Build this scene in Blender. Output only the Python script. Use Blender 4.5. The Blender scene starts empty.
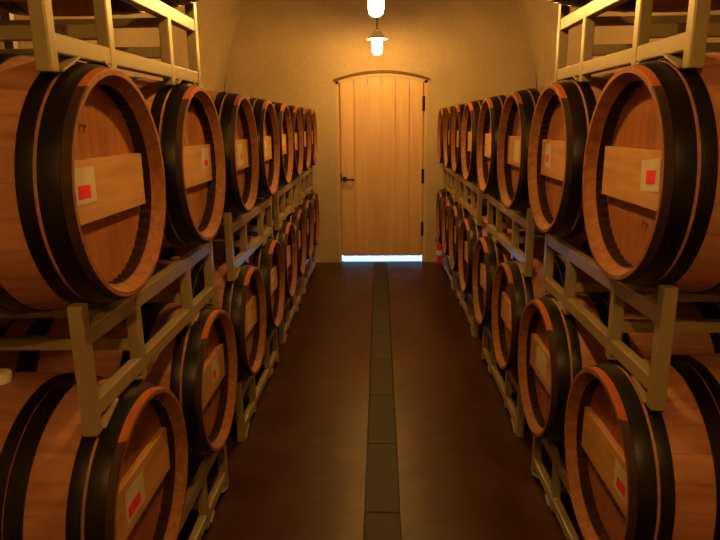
import bpy, bmesh, math, random
from mathutils import Vector, Matrix
random.seed(7)
PI = math.pi
scene = bpy.context.scene
COL = scene.collection

# ------------------------------------------------------------------ nodes / materials
def new_mat(name):
    m = bpy.data.materials.new(name); m.use_nodes = True
    nt = m.node_tree
    b = nt.nodes['Principled BSDF']
    return m, nt, b
def N(nt, kind, **kw):
    n = nt.nodes.new(kind)
    for k, v in kw.items(): setattr(n, k, v)
    return n
def mth(nt, op, a, b=None, c=None):
    n = N(nt, 'ShaderNodeMath', operation=op)
    for i, v in enumerate((a, b, c)):
        if v is None: continue
        if isinstance(v, (int, float)): n.inputs[i].default_value = v
        else: nt.links.new(v, n.inputs[i])
    return n.outputs[0]
def ramp(nt, fac, stops):
    n = N(nt, 'ShaderNodeValToRGB')
    e = n.color_ramp.elements
    while len(e) < len(stops): e.new(0.5)
    for el, (p, c) in zip(e, stops):
        el.position = p; el.color = (*c, 1)
    nt.links.new(fac, n.inputs[0]); return n.outputs[0]
def mixc(nt, fac, a, b, blend='MIX'):
    n = N(nt, 'ShaderNodeMix', data_type='RGBA', blend_type=blend)
    if isinstance(fac, (int, float)): n.inputs[0].default_value = fac
    else: nt.links.new(fac, n.inputs[0])
    for s, v in ((n.inputs[6], a), (n.inputs[7], b)):
        if isinstance(v, tuple): s.default_value = (*v, 1)
        else: nt.links.new(v, s)
    return n.outputs[2]
def noise(nt, vec, scale, detail=4, rough=.55, sc=(1, 1, 1)):
    mp = N(nt, 'ShaderNodeMapping'); mp.inputs['Scale'].default_value = sc
    nt.links.new(vec, mp.inputs[0])
    n = N(nt, 'ShaderNodeTexNoise'); n.inputs['Scale'].default_value = scale
    n.inputs['Detail'].default_value = detail; n.inputs['Roughness'].default_value = rough
    nt.links.new(mp.outputs[0], n.inputs[0]); return n.outputs[0]
def objco(nt): return N(nt, 'ShaderNodeTexCoord').outputs['Object']
def geoco(nt): return N(nt, 'ShaderNodeNewGeometry').outputs['Position']
def bump(nt, b, h, strength=.3, dist=.01):
    n = N(nt, 'ShaderNodeBump'); n.inputs['Strength'].default_value = strength
    n.inputs['Distance'].default_value = dist
    nt.links.new(h, n.inputs['Height']); nt.links.new(n.outputs[0], b.inputs['Normal'])
def setb(b, rough=.6, metal=0, spec=.5):
    b.inputs['Roughness'].default_value = rough; b.inputs['Metallic'].default_value = metal
    b.inputs['Specular IOR Level'].default_value = spec

def simple(name, col, rough=.5, metal=0, var=.15, scale=14, spec=.5):
    m, nt, b = new_mat(name); setb(b, rough, metal, spec)
    f = noise(nt, objco(nt), scale)
    c = mixc(nt, f, tuple(x*(1-var) for x in col), tuple(min(1, x*(1+var)) for x in col))
    nt.links.new(c, b.inputs['Base Color']); return m

def rand_obj(nt): return N(nt, 'ShaderNodeObjectInfo').outputs['Random']

def mat_staves():
    m, nt, b = new_mat('oak_staves'); setb(b, .62, 0, .35)
    co = objco(nt); s = N(nt, 'ShaderNodeSeparateXYZ'); nt.links.new(co, s.inputs[0])
    a = mth(nt, 'ARCTAN2', s.outputs[1], s.outputs[2])
    t = mth(nt, 'MULTIPLY_ADD', a, 26/(2*PI), 13)
    idx = mth(nt, 'FLOOR', t); fr = mth(nt, 'FRACT', t)
    wn = N(nt, 'ShaderNodeTexWhiteNoise', noise_dimensions='2D')
    cx = N(nt, 'ShaderNodeCombineXYZ'); nt.links.new(idx, cx.inputs[0]); nt.links.new(rand_obj(nt), cx.inputs[1])
    nt.links.new(cx.outputs[0], wn.inputs['Vector'])
    gr = noise(nt, co, 30, 5, .6, (.12, 1, 1))
    base = ramp(nt, gr, [(.3, (.32, .135, .085)), (.7, (.56, .265, .17))])
    base = mixc(nt, mth(nt, 'MULTIPLY', wn.outputs[0], .35), base, (.22, .10, .055))
    st = noise(nt, co, 3.5, 4, .6)
    base = mixc(nt, ramp(nt, st, [(.52, (0, 0, 0)), (.72, (.45, .45, .45))]), base, (.15, .065, .04))
    d = mth(nt, 'ABSOLUTE', mth(nt, 'SUBTRACT', fr, .5))
    line = mth(nt, 'GREATER_THAN', d, .487)
    base = mixc(nt, mth(nt, 'MULTIPLY', line, .55), base, (.12, .07, .04))
    nt.links.new(base, b.inputs['Base Color'])
    bump(nt, b, mth(nt, 'SUBTRACT', gr, mth(nt, 'MULTIPLY', line, .8)), .25, .004)
    return m
def mat_rim():
    m, nt, b = new_mat('chime_wood'); setb(b, .6, 0, .22)
    co = objco(nt); s = N(nt, 'ShaderNodeSeparateXYZ'); nt.links.new(co, s.inputs[0])
    gr = noise(nt, co, 40, 4, .6)
    base = ramp(nt, gr, [(.3, (.20, .075, .036)), (.7, (.34, .145, .07))])
    a = mth(nt, 'ARCTAN2', s.outputs[1], s.outputs[2])
    t = mth(nt, 'MULTIPLY', a, 26/(2*PI))
    d = mth(nt, 'ABSOLUTE', mth(nt, 'SUBTRACT', mth(nt, 'FRACT', t), .5))
    base = mixc(nt, mth(nt, 'MULTIPLY', mth(nt, 'GREATER_THAN', d, .48), .5), base, (.10, .05, .03))
    # painted light: outer band dark as shaded, topmost staves reddish as lit from above
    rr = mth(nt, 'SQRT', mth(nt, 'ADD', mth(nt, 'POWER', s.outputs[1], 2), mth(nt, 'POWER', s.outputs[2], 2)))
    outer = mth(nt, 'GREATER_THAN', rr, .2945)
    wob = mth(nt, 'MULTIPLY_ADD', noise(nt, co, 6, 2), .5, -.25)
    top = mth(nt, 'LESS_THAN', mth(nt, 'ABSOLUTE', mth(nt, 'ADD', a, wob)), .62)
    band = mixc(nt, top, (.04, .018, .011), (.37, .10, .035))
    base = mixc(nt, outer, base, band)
    nt.links.new(base, b.inputs['Base Color']); return m
def mat_head():
    m, nt, b = new_mat('oak_head_boards'); setb(b, .6, 0, .35)
    co = objco(nt); s = N(nt, 'ShaderNodeSeparateXYZ'); nt.links.new(co, s.inputs[0])
    t = mth(nt, 'MULTIPLY_ADD', s.outputs[1], 1/.092, 10.37)
    idx = mth(nt, 'FLOOR', t); fr = mth(nt, 'FRACT', t)
    cx = N(nt, 'ShaderNodeCombineXYZ'); nt.links.new(idx, cx.inputs[0]); nt.links.new(rand_obj(nt), cx.inputs[1])
    wn = N(nt, 'ShaderNodeTexWhiteNoise', noise_dimensions='2D'); nt.links.new(cx.outputs[0], wn.inputs['Vector'])
    gr = noise(nt, co, 34, 5, .6, (1, 1, .1))
    base = ramp(nt, gr, [(.3, (.31, .115, .05)), (.7, (.50, .205, .09))])
    base = mixc(nt, mth(nt, 'MULTIPLY', wn.outputs[0], .4), base, (.21, .08, .035))
    st = noise(nt, co, 5, 4, .6)
    base = mixc(nt, ramp(nt, st, [(.5, (0, 0, 0)), (.72, (.5, .5, .5))]), base, (.13, .06, .035))
    d = mth(nt, 'ABSOLUTE', mth(nt, 'SUBTRACT', fr, .5))
    line = mth(nt, 'GREATER_THAN', d, .486)
    base = mixc(nt, mth(nt, 'MULTIPLY', line, .5), base, (.12, .06, .035))
    nt.links.new(base, b.inputs['Base Color'])
    bump(nt, b, mth(nt, 'SUBTRACT', gr, line), .2, .003)
    return m
def mat_grain(name, c0, c1, sc=(1, .1, 1), scale=30, rough=.55):
    m, nt, b = new_mat(name); setb(b, rough, 0, .35)
    gr = noise(nt, objco(nt), scale, 5, .6, sc)
    nt.links.new(ramp(nt, gr, [(.3, c0), (.7, c1)]), b.inputs['Base Color'])
    bump(nt, b, gr, .15, .003); return m
def mat_plaster(name, c0, c1):
    m, nt, b = new_mat(name); setb(b, .85, 0, .2)
    co = geoco(nt)
    f1 = noise(nt, co, 1.6, 6, .6); f2 = noise(nt, co, 22, 5, .6)
    c = ramp(nt, mth(nt, 'MULTIPLY_ADD', f2, .35, mth(nt, 'MULTIPLY', f1, .65)), [(.35, c0), (.65, c1)])
    nt.links.new(c, b.inputs['Base Color'])
    bump(nt, b, mth(nt, 'ADD', f2, mth(nt, 'MULTIPLY', f1, 1.5)), .35, .02); return m
def mat_floor():
    m, nt, b = new_mat('stained_concrete'); setb(b, .45, 0, .22)
    co = geoco(nt)
    f1 = noise(nt, co, 1.3, 2, .5); f2 = noise(nt, co, 9, 6, .6)
    f3 = noise(nt, co, 3.2, 5, .65)
    f = mth(nt, 'MULTIPLY_ADD', f2, .35, mth(nt, 'MULTIPLY', f3, .65))
    nt.links.new(ramp(nt, f, [(.32, (.024, .009, .006)), (.52, (.042, .0155, .0095)), (.7, (.068, .027, .017))]), b.inputs['Base Color'])
    nt.links.new(ramp(nt, f1, [(.3, (.27,)*3), (.7, (.40,)*3)]), b.inputs['Roughness'])
    bump(nt, b, f2, .25, .01); return m

M = dict(
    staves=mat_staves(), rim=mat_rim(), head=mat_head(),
    croze=simple('charred_croze', (.028, .011, .006), .85, 0, .3, 30, .12),
    bar=mat_grain('crossbar_oak', (.46, .255, .12), (.64, .38, .195)),
    peg=simple('peg_wood', (.3, .15, .07), .6),
    hoop=simple('blackened_hoop_steel', (.009, .0055, .0045), .36, .25, .35, 18, .3),
    paper=simple('label_paper', (.62, .58, .5), .6, 0, .06, 30),
    red=simple('red_sticker', (.85, .03, .11), .5, 0, .08, 30),
    ink=simple('brand_ink', (.07, .035, .02), .8),
    bung=simple('silicone_bung', (.85, .83, .78), .45, 0, .05),
    rack=simple('cream_rack_paint', (.29, .24, .145), .32, 0, .18, 9, .5),
    wall=mat_plaster('cave_plaster', (.45, .37, .265), (.57, .475, .35)),
    floor=mat_floor(),
    drain=simple('drain_plate', (.015, .013, .008), .66, 0, .3, 12),
    pit=simple('drain_pit', (.03, .025, .02), .9),
    door=mat_grain('pale_door_planks', (.64, .435, .265), (.78, .55, .355), (1, 1, .07), 14, .5),
    frame=mat_grain('door_frame_wood', (.55, .39, .22), (.68, .50, .30), (1, 1, .1), 22, .5),
    moulding=simple('dark_brown_moulding', (.10, .05, .022), .6),
    iron=simple('black_iron', (.02, .017, .015), .45, .6),
    shade=simple('cream_enamel', (.82, .78, .68), .35, 0, .04),
    cord=simple('dark_stem', (.06, .045, .035), .5, .4),
    outdoor=simple('sunlit_paving', (.62, .64, .66), .8, 0, .1, 6),
    extred=simple('extinguisher_red', (.55, .02, .015), .3, 0, .05),
    extlabel=simple('extinguisher_label', (.6, .58, .54), .5, 0, .05),
)
def mat_globe():
    m = bpy.data.materials.new('glowing_glass'); m.use_nodes = True
    nt = m.node_tree; nt.nodes.clear()
    o = N(nt, 'ShaderNodeOutputMaterial'); e = N(nt, 'ShaderNodeEmission'); t = N(nt, 'ShaderNodeBsdfTransparent')
    e.inputs[0].default_value = (1, .78, .44, 1); e.inputs[1].default_value = 6.0
    a = N(nt, 'ShaderNodeAddShader')
    nt.links.new(e.outputs[0], a.inputs[0]); nt.links.new(t.outputs[0], a.inputs[1]); nt.links.new(a.outputs[0], o.inputs[0])
    return m
M['globe'] = mat_globe()

# ------------------------------------------------------------------ mesh helpers
def obj(name, bm, mat, parent=None, loc=(0, 0, 0), smooth=False):
    me = bpy.data.meshes.new(name)
    bmesh.ops.recalc_face_normals(bm, faces=bm.faces[:])
    if smooth:
        for f in bm.faces: f.smooth = True
        for e in bm.edges:
            if len(e.link_faces) == 2 and e.calc_face_angle(0) > .6: e.smooth = False
    bm.to_mesh(me); bm.free()
    if isinstance(mat, (list, tuple)):
        for mm in mat: me.materials.append(mm)
    else: me.materials.append(mat)
    o = bpy.data.objects.new(name, me); COL.objects.link(o)
    o.location = loc
    if parent: o.parent = parent
    return o
def thing(name, label, cat, loc=(0, 0, 0), rotz=0, group=None):
    o = bpy.data.objects.new(name, None); COL.objects.link(o)
    o.location = loc; o.rotation_euler = (0, 0, rotz); o.empty_display_size = .1
    o['label'] = label; o['category'] = cat
    if group: o['group'] = group
    return o
def struct(o): o['kind'] = 'structure'; return o
def box(bm, x0, x1, y0, y1, z0, z1, bev=0):
    r = bmesh.ops.create_cube(bm, size=1)
    vs = r['verts']
    bmesh.ops.scale(bm, vec=(abs(x1-x0), abs(y1-y0), abs(z1-z0)), verts=vs)
    bmesh.ops.translate(bm, vec=((x0+x1)/2, (y0+y1)/2, (z0+z1)/2), verts=vs)
    if bev:
        es = list({e for v in vs for e in v.link_edges})
        bmesh.ops.bevel(bm, geom=es, offset=bev, segments=2, affect='EDGES', profile=.5)
    return vs
def newbox(*a, **k):
    bm = bmesh.new(); box(bm, *a, **k); return bm
def lathe(prof, seg=72, axis='X', closed=False, bm=None):
    """prof: list of (along, radius)"""
    bm = bm or bmesh.new()
    rings = []
    for (x, r) in prof:
        ring = []
        for i in range(seg):
            a = 2*PI*i/seg
            rad = r(a) if callable(r) else r
            xx = x(a) if callable(x) else x
            c, s = rad*math.cos(a), rad*math.sin(a)
            ring.append(bm.verts.new((xx, s, c) if axis == 'X' else (c, s, xx)))
        rings.append(ring)
    n = len(rings)
    for k in range(n if closed else n-1):
        A, B = rings[k], rings[(k+1) % n]
        for i in range(seg):
            j = (i+1) % seg
            bm.faces.new((A[i], A[j], B[j], B[i]))
    return bm, rings
def capped(prof, seg=32, axis='Z'):
    bm, rings = lathe(prof, seg, axis)
    bm.faces.new(rings[0]); bm.faces.new(rings[-1]); return bm
def beam(bm, p, q, w, h, up=Vector((0, 0, 1))):
    """rectangular bar from p to q"""
    p, q = Vector(p), Vector(q); d = (q-p).normalized()
    s = d.cross(up).normalized(); u = s.cross(d)
    vs = []
    for c in (p, q):
        for a, b_ in ((-1, -1), (1, -1), (1, 1), (-1, 1)):
            vs.append(bm.verts.new(c+s*a*w/2+u*b_*h/2))
    for f in ((0, 1, 2, 3), (4, 5, 6, 7), (0, 1, 5, 4), (1, 2, 6, 5), (2, 3, 7, 6), (3, 0, 4, 7)):
        bm.faces.new([vs[i] for i in f])

# ------------------------------------------------------------------ the cave
YB, YF = 7.5, -2.2            # door end, end behind the camera
HW, SZ, BZ = 1.86, 1.75, 2.2  # half width, spring height, rise of the vault
def half_at(z): return HW if z <= SZ else HW*math.sqrt(max(0, 1-((z-SZ)/BZ)**2))
DX0, DX1 = -.075, .088        # drain channel
bm = bmesh.new()
box(bm, -HW-.2, DX0, YF-.2, YB+.06, -.2, 0)
box(bm, DX1, HW+.2, YF-.2, YB+.06, -.2, 0)
box(bm, DX0, DX1, YF-.2, YB+.06, -.2, -.05)
struct(obj('floor', bm, M['floor']))
for sx, nm in ((-1, 'wall_left'), (1, 'wall_right')):
    struct(obj(nm, newbox(sx*HW, sx*(HW+.2), YF-.2, YB+.2, -.2, SZ), M['wall']))
def vault_mesh():
    bm = bmesh.new(); rows = []
    ny, na = 24, 48
    for j in range(ny+1):
        y = YF-.2+(YB+.4-YF)*j/ny; row = []
        for (dr) in (0, .2):
            for i in range(na+1):
                a = PI*i/na
                row.append(bm.verts.new(((HW+dr)*math.cos(a), y, SZ+(BZ+dr)*math.sin(a))))
        rows.append(row)
    K = na+1
    for j in range(ny):
        A, B = rows[j], rows[j+1]
        for i in range(na):
            bm.faces.new((A[i], A[i+1], B[i+1], B[i])); bm.faces.new((A[K+i], B[K+i], B[K+i+1], A[K+i+1]))
        for i in (0, na): bm.faces.new((A[i], B[i], B[K+i], A[K+i]))
    for R in (rows[0], rows[-1]):
        for i in range(na): bm.faces.new((R[i], R[i+1], R[K+i+1], R[K+i]))
    return bm
struct(obj('ceiling', vault_mesh(), M['wall'], smooth=True))
# door opening outline
OX0, OX1, OSP, OAP = -.515, .565, 2.175, 2.262
oc = (OX0+OX1)/2; ohw = (OX1-OX0)/2
sag = OAP-OSP; ORAD = (ohw**2+sag**2)/(2*sag)
def arch(x, grow=0): return OAP+grow-ORAD+math.sqrt(max(0, ORAD**2-(x-oc)**2))
def end_wall(y0, y1, hole):
    bm = bmesh.new()
    xs = sorted({round(-HW+2*HW*i/60, 4) for i in range(61)} | ({OX0, OX1} | {OX0+(OX1-OX0)*i/24 for i in range(25)} if hole else set()))
    xs = [x for x in xs]
    def top(x): return SZ+BZ*math.sqrt(max(0, 1-(x/HW)**2))+.03
    for a, b_ in zip(xs, xs[1:]):
        inside = hole and a >= OX0-1e-6 and b_ <= OX1+1e-6
        za, zb = (arch(a), arch(b_)) if inside else (0, 0)
        q = [(a, za), (b_, zb), (b_, top(b_)), (a, top(a))]
        f = [bm.verts.new((x, y0, z)) for x, z in q]; g = [bm.verts.new((x, y1, z)) for x, z in q]
        bm.faces.new(f); bm.faces.new(g[::-1])
        for i in range(4):
            j = (i+1) % 4; bm.faces.new((f[i], f[j], g[j], g[i]))
    bmesh.ops.remove_doubles(bm, verts=bm.verts[:], dist=1e-5)
    # drop inner faces shared by two prisms
    seen = {}
    for f in bm.faces:
        seen.setdefault(frozenset(v.index for v in f.verts), []).append(f)
    bmesh.ops.delete(bm, geom=[f for k, v in seen.items() if len(v) > 1 for f in v], context='FACES_ONLY')
    return bm
def end_wall_fixed(y0, y1, hole):
    bm = end_wall(y0, y1, hole); return bm
struct(obj('wall_back', end_wall_fixed(YB, YB+.22, True), M['wall']))
struct(obj('wall_front', end_wall_fixed(YF-.2, YF, False), M['wall']))

# door
door = struct(bpy.data.objects.new('door_1', None)); COL.objects.link(door); door.location = (oc, YB, 0)
LX0, LX1 = -.463, .518
bm = bmesh.new()
npl = 6; gap = .075
for i in range(npl):
    a = LX0+(LX1-LX0)*i/npl+.0045; b_ = LX0+(LX1-LX0)*(i+1)/npl-.0045
    n = 6
    lo0, lo1 = [], []
    def col(y): return [[(a+(b_-a)*k/n, y, gap) for k in range(n+1)], [(a+(b_-a)*k/n, y, arch(a+(b_-a)*k/n)-.034) for k in range(n+1)]]
    F, B = col(.015), col(.06)
    fv = [[bm.verts.new((x-oc, y, z)) for x, y, z in r] for r in F+B]
    for k in range(n):
        bm.faces.new((fv[0][k], fv[0][k+1], fv[1][k+1], fv[1][k])); bm.faces.new((fv[2][k], fv[3][k], fv[3][k+1], fv[2][k+1]))
        bm.faces.new((fv[0][k], fv[2][k], fv[2][k+1], fv[0][k+1])); bm.faces.new((fv[1][k], fv[1][k+1], fv[3][k+1], fv[3][k]))
    for k in (0, n): bm.faces.new((fv[0][k], fv[1][k], fv[3][k], fv[2][k]))
box(bm, LX0-oc, LX1-oc, .04, .059, gap+.001, arch(LX0)-.05)
for a, b_ in ((LX0-.03, LX0+.02), (LX1-.02, LX1+.03)):
    box(bm, a-oc, b_-oc, .065, .09, gap, arch(LX0)-.03)
leaf = struct(obj('door_leaf', bm, M['door'], door))
# frame: jambs and arched head
bm = bmesh.new()
for a, b_ in ((OX0, LX0-.014), (LX1+.008, OX1)):
    box(bm, a-oc, b_-oc, .003, .12, 0, arch(a if a < 0 else b_)-.002)
nseg = 28; prev = None
for i in range(nseg+1):
    x = OX0+(OX1-OX0)*i/nseg
    q = [bm.verts.new((x-oc, y, z)) for y, z in ((.003, arch(x)-.038), (.003, arch(x)), (.12, arch(x)), (.12, arch(x)-.038))]
    if prev:
        for k in range(4): bm.faces.new((prev[k], prev[(k+1) % 4], q[(k+1) % 4], q[k]))
    else: bm.faces.new(q)
    prev = q
bm.faces.new(prev[::-1])
struct(obj('door_frame', bm, M['frame'], door))
# dark arched drip moulding above the frame
bm = bmesh.new(); prev = None
for i in range(nseg+1):
    x = OX0-.018+(OX1-OX0+.036)*i/nseg; zz = arch(x)
    q = [bm.verts.new((x-oc, y, z)) for y, z in ((-.016, zz-.002), (-.016, zz+.026), (.0, zz+.03), (.0, zz-.002))]
    if prev:
        for k in range(4): bm.faces.new((prev[k], prev[(k+1) % 4], q[(k+1) % 4], q[k]))
    else: bm.faces.new(q)
    prev = q
bm.faces.new(prev[::-1])
t = struct(obj('arch_moulding', bm, M['moulding'], door))
# handle
bm = capped([(0, .03), (.012, .03), (.016, .024)], 28); hd = struct(obj('door_handle', bm, M['iron'], door, (-.425-oc, .014, 1.035)))
hd.rotation_euler = (PI/2, 0, 0)
bm = bmesh.new(); beam(bm, (0, 0, .012), (0, 0, .05), .018, .018, Vector((0, 1, 0))); beam(bm, (-.008, 0, .05), (.105, -.006, .05), .02, .022)
bmesh.ops.create_uvsphere(bm, u_segments=14, v_segments=8, radius=.016, matrix=Matrix.Translation((.105, -.006, .05)))
obj('lever', bm, M['iron'], hd)
struct(obj('latch_plate', newbox(-.009, .009, -.004, .004, -.05, .05), M['iron'], door, (LX0-.006-oc, .014, 1.06)))
for z in (1.91, 1.06, .42):
    bm = newbox(-.016, .016, -.008, .006, -.082, .082); c2 = capped([(-.088, .012), (.088, .012)], 12)
    me = bpy.data.meshes.new('t'); c2.to_mesh(me); c2.free(); bm.from_mesh(me)
    struct(obj('hinge', bm, M['iron'], door, (LX1+.004-oc, .006, z)))
struct(obj('ground_outside', newbox(-4, 4, YB+.06, YB+9, -.25, -.001), M['outdoor']))

# drain covers
edges = [2.43-.61*k for k in range(7, 0, -1)]+[2.43+.61*k for k in range(0, 8)]+[YB-.02]
edges = [e for e in edges if e > .3]
ncov = len(edges)-1
ordn = ['first', 'second', 'third', 'fourth', 'fifth', 'sixth', 'seventh', 'eighth', 'ninth', 'tenth', 'eleventh', 'twelfth', 'thirteenth']
for i in range(ncov):
    a, b_ = edges[i], edges[i+1]
    k = ncov-1-i
    bm = newbox(DX0+.003, DX1-.003, a+.002, b_-.002, -.05, -.003, bev=.003)
    o = obj('drain_cover', bm, M['drain'])
    o['label'] = f"dark grey drain cover in the aisle floor, {ordn[k]} one counted from the door"
    if k == 0: o['label'] = "short dark grey drain cover in the aisle floor, right at the door sill"
    o['category'] = 'drain cover'; o['group'] = 'drain covers along the aisle'

# ------------------------------------------------------------------ barrels
L2, RB = .46, .345
def R(x): return RB-.0485*(abs(x)/L2)**2
ZC = RB+.006      # centre above base of the thing
def hoop_bm(d0, d1, side):
    xs = [L2-d0-(d1-d0)*k/4 for k in range(5)]
    pr = [(side*xs[0], R(xs[0])-.002), (side*xs[0], R(xs[0])+.003)]+[(side*x, R(x)+.004) for x in xs[1:-1]]+[(side*xs[-1], R(xs[-1])+.003), (side*xs[-1], R(xs[-1])-.002)]
    return lathe(pr, 80, 'X', closed=True)[0]
def make_barrel():
    t = thing('wine_barrel', 'oak wine barrel', 'barrel')
    c = (0, 0, ZC)
    n = 20; d = L2-.027
    bm, _ = lathe([(-d+2*d*k/n, R(-d+2*d*k/n)) for k in range(n+1)], 104)
    obj('staves', bm, M['staves'], t, c, True)
    for s in (1, -1):
        pr = [(s*(L2-.0275), R(L2-.0275)+.0005), (s*(L2-.002), .2985), (s*L2, .296), (s*L2, .283), (s*(L2-.032), .2665), (s*(L2-.034), .262)]
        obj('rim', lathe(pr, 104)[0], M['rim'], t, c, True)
        sc = lambda a: .2655-.006*abs(math.sin(a*26))
        dp = lambda a, s=s: s*(L2-.030-.007*abs(math.sin(a*26)))
        obj('croze', lathe([(dp, lambda a: .2672), (s*(L2-.045), sc), (s*(L2-.074), sc)], 416)[0], M['croze'], t, c, True)
        bm, rg = lathe([(s*(L2-.07), .268), (s*(L2-.092), .268)], 72)
        bm.faces.new(rg[0]); bm.faces.new(rg[1])
        obj('head', bm, M['head'], t, c)
        for d0, d1 in ((.022, .069), (.078, .113), (.215, .262), (.266, .30)):
            obj('hoop', hoop_bm(d0, d1, s), M['hoop'], t, c, True)
    # crossbar with rounded-off ends on the front head
    bm = bmesh.new(); x0, x1 = L2-.0705, L2-.047
    out = []
    hz = .076; ncv = 6
    for k in range(ncv+1):
        z = -hz+2*hz*k/ncv; out.append((min(.237, math.sqrt(.256**2-z*z)), z))
    pts = out+[(-y, z) for y, z in reversed(out)]
    f0 = [bm.verts.new((x0, y, z)) for y, z in pts]; f1 = [bm.verts.new((x1, y, z)) for y, z in pts]
    bm.faces.new(f0[::-1]); bm.faces.new(f1)
    for i in range(len(pts)):
        j = (i+1) % len(pts); bm.faces.new((f0[i], f0[j], f1[j], f1[i]))
    cb = obj('crossbar', bm, M['bar'], t, c)
    for sy in (1, -1):
        for z in (-.054, -.018, .018, .054):
            bm = capped([(0, .007), (.016, .007), (.019, .004)], 10, 'X')
            obj('peg', bm, M['peg'], t, (L2-.0705, sy*.248, ZC+z))
    bm = capped([(-.01, .024), (.012, .028), (.02, .026), (.022, .02)], 24)
    obj('bung', bm, M['peg'], t, (.03, 0, ZC+RB), True)
    return t
proto = make_barrel()
proto_parts = list(proto.children)
first_used = [False]
def paper_mesh(w, h, name, mat):
    bm = bmesh.new(); box(bm, 0, .0012, -w/2, w/2, -h/2, h/2)
    return obj(name, bm, M[mat])
def place_barrel(loc, rotz, label, group, tag=None, mark=None, white_bung=False):
    if not first_used[0]:
        r = proto; first_used[0] = True
    else:
        r = proto.copy(); COL.objects.link(r)
        for ch in proto_parts:
            d = ch.copy(); COL.objects.link(d); d.parent = r
    r.location = loc; r.rotation_euler = (0, 0, rotz)
    r['label'] = label; r['group'] = group
    if tag:
        y, z, w, h, rot, red, (ry, rz, rw, rh) = tag
        p = paper_mesh(w, h, 'label', 'paper'); p.parent = r
        p.location = (L2-.0468, y, ZC+z); p.rotation_euler = (rot, 0, 0); p['label'] = 'white paper label on the crossbar'
        if red:
            s = paper_mesh(rw, rh, 'sticker', 'red'); s.parent = p; s.location = (.0012, ry, rz); s['label'] = 'red square sticker'
    if mark:
        y, z = mark
        bm = bmesh.new()
        for (a, b_, w, h) in ((-.018, 0, .006, .026), (-.006, .004, .012, .005), (.006, -.004, .006, .02), (.016, .002, .008, .008)):
            box(bm, 0, .001, a-w/2, a+w/2, b_-h/2, b_+h/2)
        obj('brand_mark', bm, M['ink'], r, (L2-.0702, y, ZC+z))
    if white_bung:
        for ch in r.children:
            if ch.name.startswith('bung'):
                ch.material_slots[0].link = 'OBJECT'; ch.material_slots[0].material = M['bung']; ch.scale = (1.15, 1.15, 1.4)
                ch['label'] = 'white bung'
    return r

YL = [1.63, 2.43, 3.24, 4.03, 4.77, 5.5, 6.22, 6.95]
YR = [1.79, 2.57, 3.31, 4.09, 4.92, 5.67, 6.38, 7.1]
def XL(y): return -.675-.008*(y-1.65)
def XR(y): return .676
ZROW = [.635, 1.542, 2.449]
RACKZ = [-.010, .903, 1.810]
place = ['nearest to the camera', 'second from the camera', 'third from the camera', 'fourth from the camera', 'fourth from the door wall', 'third from the door wall', 'second from the door wall', 'closest to the door wall']
row_word = ['bottom row', 'middle row', 'top row']
std = (0, -.018, .05, .032)
# tag: (y in picture sense is set per side below) local y, z, w, h, rot, red?, red rect
def tg(y, z=.0, w=.078, h=.095, rot=0, red=True, rr=None):
    return (y, z, w, h, rot, red, rr or (0, -h*.2, w*.62, h*.3))
# left barrels: local +y is away from the camera; right barrels (rotated): local +y is towards the camera
tagsL = {1: [tg(-.155, .015, .14, .088, 0, True, (.008, -.014, .062, .032)), tg(.15, .02, .10, .085, 0, True, (.004, -.018, .055, .022)),
             tg(.03, .0, .12, .115, 0, True, (.02, -.01, .03, .03)), tg(.02, .0, .09, .10, 0, True, (.01, -.01, .02, .02)), tg(.1, 0), tg(.05, 0), tg(0, 0), tg(.05, 0)],
        0: [tg(-.05, .0, .13, .095, 0, True, (-.012, -.014, .085, .036)), tg(.08, .015, .11, .095, 0, True, (-.02, -.012, .04, .035)), tg(.02, 0, .1, .11, 0, True, (0, -.02, .02, .02)), tg(.05, 0), tg(0, 0), tg(.05, 0), tg(.02, 0), tg(0, 0)],
        2: [None, None]}
tagsR = {1: [tg(.115, .012, .115, .085, .10, True, (.004, -.004, .055, .036)), tg(-.13, .012, .085, .098, 0, True, (-.002, -.012, .04, .032)),
             tg(0, 0, .12, .11, 0, False), tg(.02, .0, .10, .11, 0, True, (.0, .02, .025, .025)), tg(.05, 0), tg(.0, 0), tg(.05, 0), tg(0, 0)],
        0: [tg(.125, .005, .11, .09, 0, True, (0, -.012, .06, .034)), tg(-.04, .01, .16, .10, 0, False), tg(.05, 0), tg(0, 0, .1, .1), tg(.05, 0), tg(.02, 0), tg(0, 0), tg(.05, 0)],
        2: [None, None]}
for side, Ys, Xf, rot in (('left', YL, XL, 0), ('right', YR, XR, PI)):
    sx = -1 if side == 'left' else 1
    tags = tagsL if side == 'left' else tagsR
    for row in (1, 0, 2):
        for i, y in enumerate(Ys[:2] if row == 2 else Ys):
            extra = ''
            tag = tags[row][i]
            if row == 2:
                lab = f"oak barrel cut off by the top edge, {side} wall, " + ('nearer of the two' if i == 0 else 'farther of the two')
            else:
                lab = f"oak wine barrel with black hoops, {side} wall, {row_word[row]}, {place[i]}"
            mark = None
            if side == 'left' and row == 1 and i == 0: mark = (-.07, .155)
            if side == 'right' and row == 1 and i == 0: mark = (.06, -.13)
            x = Xf(y)+sx*L2
            place_barrel((x, y, ZROW[row]-ZC), rot+(random.uniform(-.006, .006)), lab, f"barrels of the {row_word[row]} along the {side} wall", tag, mark, row == 0 and i == 0 and side == 'left')

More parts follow.
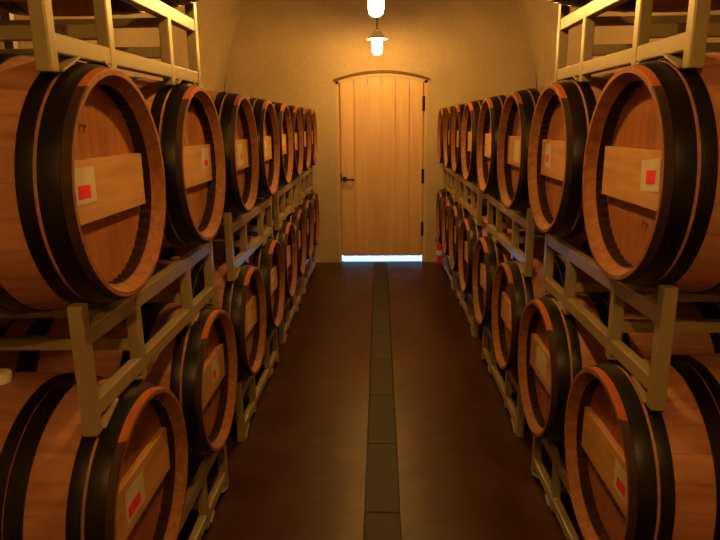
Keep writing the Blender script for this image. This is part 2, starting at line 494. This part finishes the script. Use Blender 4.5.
# ------------------------------------------------------------------ racks
TW = .038
def make_rack(half, level):
    t = thing('barrel_rack', 'cream steel barrel rack', 'rack')
    po, pi_ = half+.185, half-.145     # outer / inner post centres
    HX = .376
    for sx in (1, -1):
        X = sx*HX
        for sy in (1, -1):
            obj('post', newbox(X-TW/2, X+TW/2, sy*po-TW/2, sy*po+TW/2, .010, .364, bev=.004), M['rack'], t)
            obj('post', newbox(X-TW/2+.001, X+TW/2-.001, sy*pi_-TW/2, sy*pi_+TW/2, .028, .298, bev=.004), M['rack'], t)
            bm = bmesh.new()
            beam(bm, (X, sy*(po-.022), .016), (X, sy*(po-.115), .055), .05, .006)
            obj('brace', bm, M['rack'], t)
            bm = bmesh.new()
            beam(bm, (X, sy*(pi_+.02), .036), (X, sy*(pi_+.075), .056), .05, .006)
            obj('brace', bm, M['rack'], t)
        obj('rail', newbox(X-TW/2+.002, X+TW/2-.002, -po, po, .053, .099, bev=.004), M['rack'], t)
        obj('rail', newbox(X-TW/2+.002, X+TW/2-.002, -po, po, .252, .30, bev=.004), M['rack'], t)
    for sy in (1, -1):
        obj('crossbar', newbox(-HX, HX, sy*pi_-.017, sy*pi_+.017, .122, .160, bev=.003), M['rack'], t)
        obj('crossbar', newbox(-HX, HX, sy*pi_-.015, sy*pi_+.015, .226, .256, bev=.003), M['rack'], t)
    return t
rack_words = {0: 'standing on the floor', 1: 'between the bottom and middle rows', 2: 'on top of the middle row, at the top edge'}
pw = ['nearest camera', 'second from camera', 'third from camera', 'nearest the door']
rp = {}
for side, Ys, Xf in (('left', YL, XL), ('right', YR, XR)):
    sx = -1 if side == 'left' else 1
    for k in range(4):
        c = (Ys[2*k]+Ys[2*k+1])/2; half = (Ys[2*k+1]-Ys[2*k])/2
        for lv in (0, 1, 2):
            if lv == 2 and k: continue
            key = (round(half, 3),)
            if key not in rp:
                rp[key] = make_rack(half, lv); r = rp[key]
            else:
                src = rp[key]; r = src.copy(); COL.objects.link(r)
                for ch in list(src.children):
                    d = ch.copy(); COL.objects.link(d); d.parent = r
            shy = 0
            r.location = (Xf(c)+sx*(L2+.005)+(.012 if sx < 0 else .004), c+shy, RACKZ[lv])
            r['group'] = f"barrel racks along the {side} wall"
            r['label'] = f"cream barrel rack, {side} wall, {rack_words[lv]}" + ('' if lv == 2 else f", {pw[k]}")

# ------------------------------------------------------------------ lamps
lampY = [6.65, 4.5, 2.05, -.4]
lw = ['pendant lamp with glowing glass globe nearest the arched door', 'pendant lamp with glowing globe at the top edge, second from the door',
      'pendant lamp over the aisle between the nearest barrels, out of frame', 'pendant lamp over the aisle behind the camera, out of frame']
for y, lab in zip(lampY, lw):
    x = -.02; zc = SZ+BZ*math.sqrt(1-(x/HW)**2)
    b0 = 2.372 if y == 6.65 else 2.404
    t = thing('pendant_lamp', lab, 'lamp', (x, y, b0), 0, 'pendant lamps over the aisle')
    obj('canopy', capped([(0, .05), (.02, .045), (.035, .02)][::1], 28), M['cord'], t, (0, 0, zc-b0-.035+.0)).rotation_euler = (0, 0, 0)
    obj('stem', capped([(.235, .0065), (zc-b0-.02, .0065)], 12), M['cord'], t)
    pr = [(.154, .104), (.162, .101), (.182, .075), (.20, .048), (.235, .030), (.235, .022), (.197, .042), (.179, .069), (.158, .096)]
    obj('lamp_shade', lathe(pr, 48, 'Z', closed=True)[0], M['shade'], t, (0, 0, 0), True)
    pr = [(0, .012), (.004, .03), (.018, .047), (.05, .055), (.12, .054), (.165, .046), (.19, .036)]
    bm, rg = lathe(pr, 32, 'Z'); bm.faces.new(rg[0])
    obj('glass_globe', bm, M['globe'], t, (0, 0, 0), True)
    ld = bpy.data.lights.new('lamp_bulb', 'POINT'); ld.energy = {6.65: 48, 4.5: 70, 2.05: 36, -.4: 66}[y]; ld.color = (1, .475, .08); ld.shadow_soft_size = .028
    lo = bpy.data.objects.new('lamp_bulb', ld); COL.objects.link(lo); lo.parent = t; lo.location = (0, 0, .130)

# ------------------------------------------------------------------ fire extinguisher by the door
t = thing('fire_extinguisher', 'small red fire extinguisher on the floor at the door wall, right of the door', 'fire extinguisher', (.75, 7.42, 0))
obj('body', capped([(0, .05), (.008, .056), (.2, .056), (.235, .04), (.25, .02)], 28), M['extred'], t, (0, 0, 0), True)
obj('label', lathe([(.11, .0568), (.17, .0568)], 28, 'Z')[0], M['extlabel'], t, (0, 0, 0), True)
bm = capped([(.25, .018), (.275, .018)], 16); beam(bm, (0, 0, .275), (-.07, -.01, .29), .016, .012); beam(bm, (0, 0, .29), (-.075, -.01, .315), .016, .008)
obj('valve', bm, M['iron'], t)

# ------------------------------------------------------------------ daylight outside
sd = bpy.data.lights.new('sun', 'SUN'); sd.energy = 30; sd.color = (.15, .5, 1.0); sd.angle = .02
so = bpy.data.objects.new('sun', sd); COL.objects.link(so); so.location = (0, 12, 6)
so.rotation_euler = Vector((0.25, -.75, -1)).to_track_quat('-Z', 'Y').to_euler()
w = bpy.data.worlds.new('sky'); scene.world = w; w.use_nodes = True
bg = w.node_tree.nodes['Background']; bg.inputs[0].default_value = (.35, .6, 1, 1); bg.inputs[1].default_value = .5

# ------------------------------------------------------------------ camera
cd = bpy.data.cameras.new('camera'); cam = bpy.data.objects.new('camera', cd); COL.objects.link(cam)
r = Vector((0.99946309, 0.03072628, -0.01137638)); u = Vector((0.00388499, 0.23362913, 0.97231802)); f = Vector((-0.03253357, 0.97184017, -0.23338432))
cam.matrix_world = Matrix(((r.x, u.x, -f.x, 0), (r.y, u.y, -f.y, 0), (r.z, u.z, -f.z, 1.70), (0, 0, 0, 1)))
cd.sensor_width = 36; cd.lens = 30.69; cd.clip_start = .02
scene.camera = cam
scene.view_settings.view_transform = 'Standard'; scene.view_settings.look = 'None'
scene.view_settings.exposure = -.17; scene.view_settings.gamma = 1; scene.view_settings.use_curve_mapping = False
try:
    scene.cycles.use_denoising = True
    scene.cycles.max_bounces = 10; scene.cycles.diffuse_bounces = 6; scene.cycles.transparent_max_bounces = 8
    scene.cycles.caustics_reflective = False
except Exception: pass
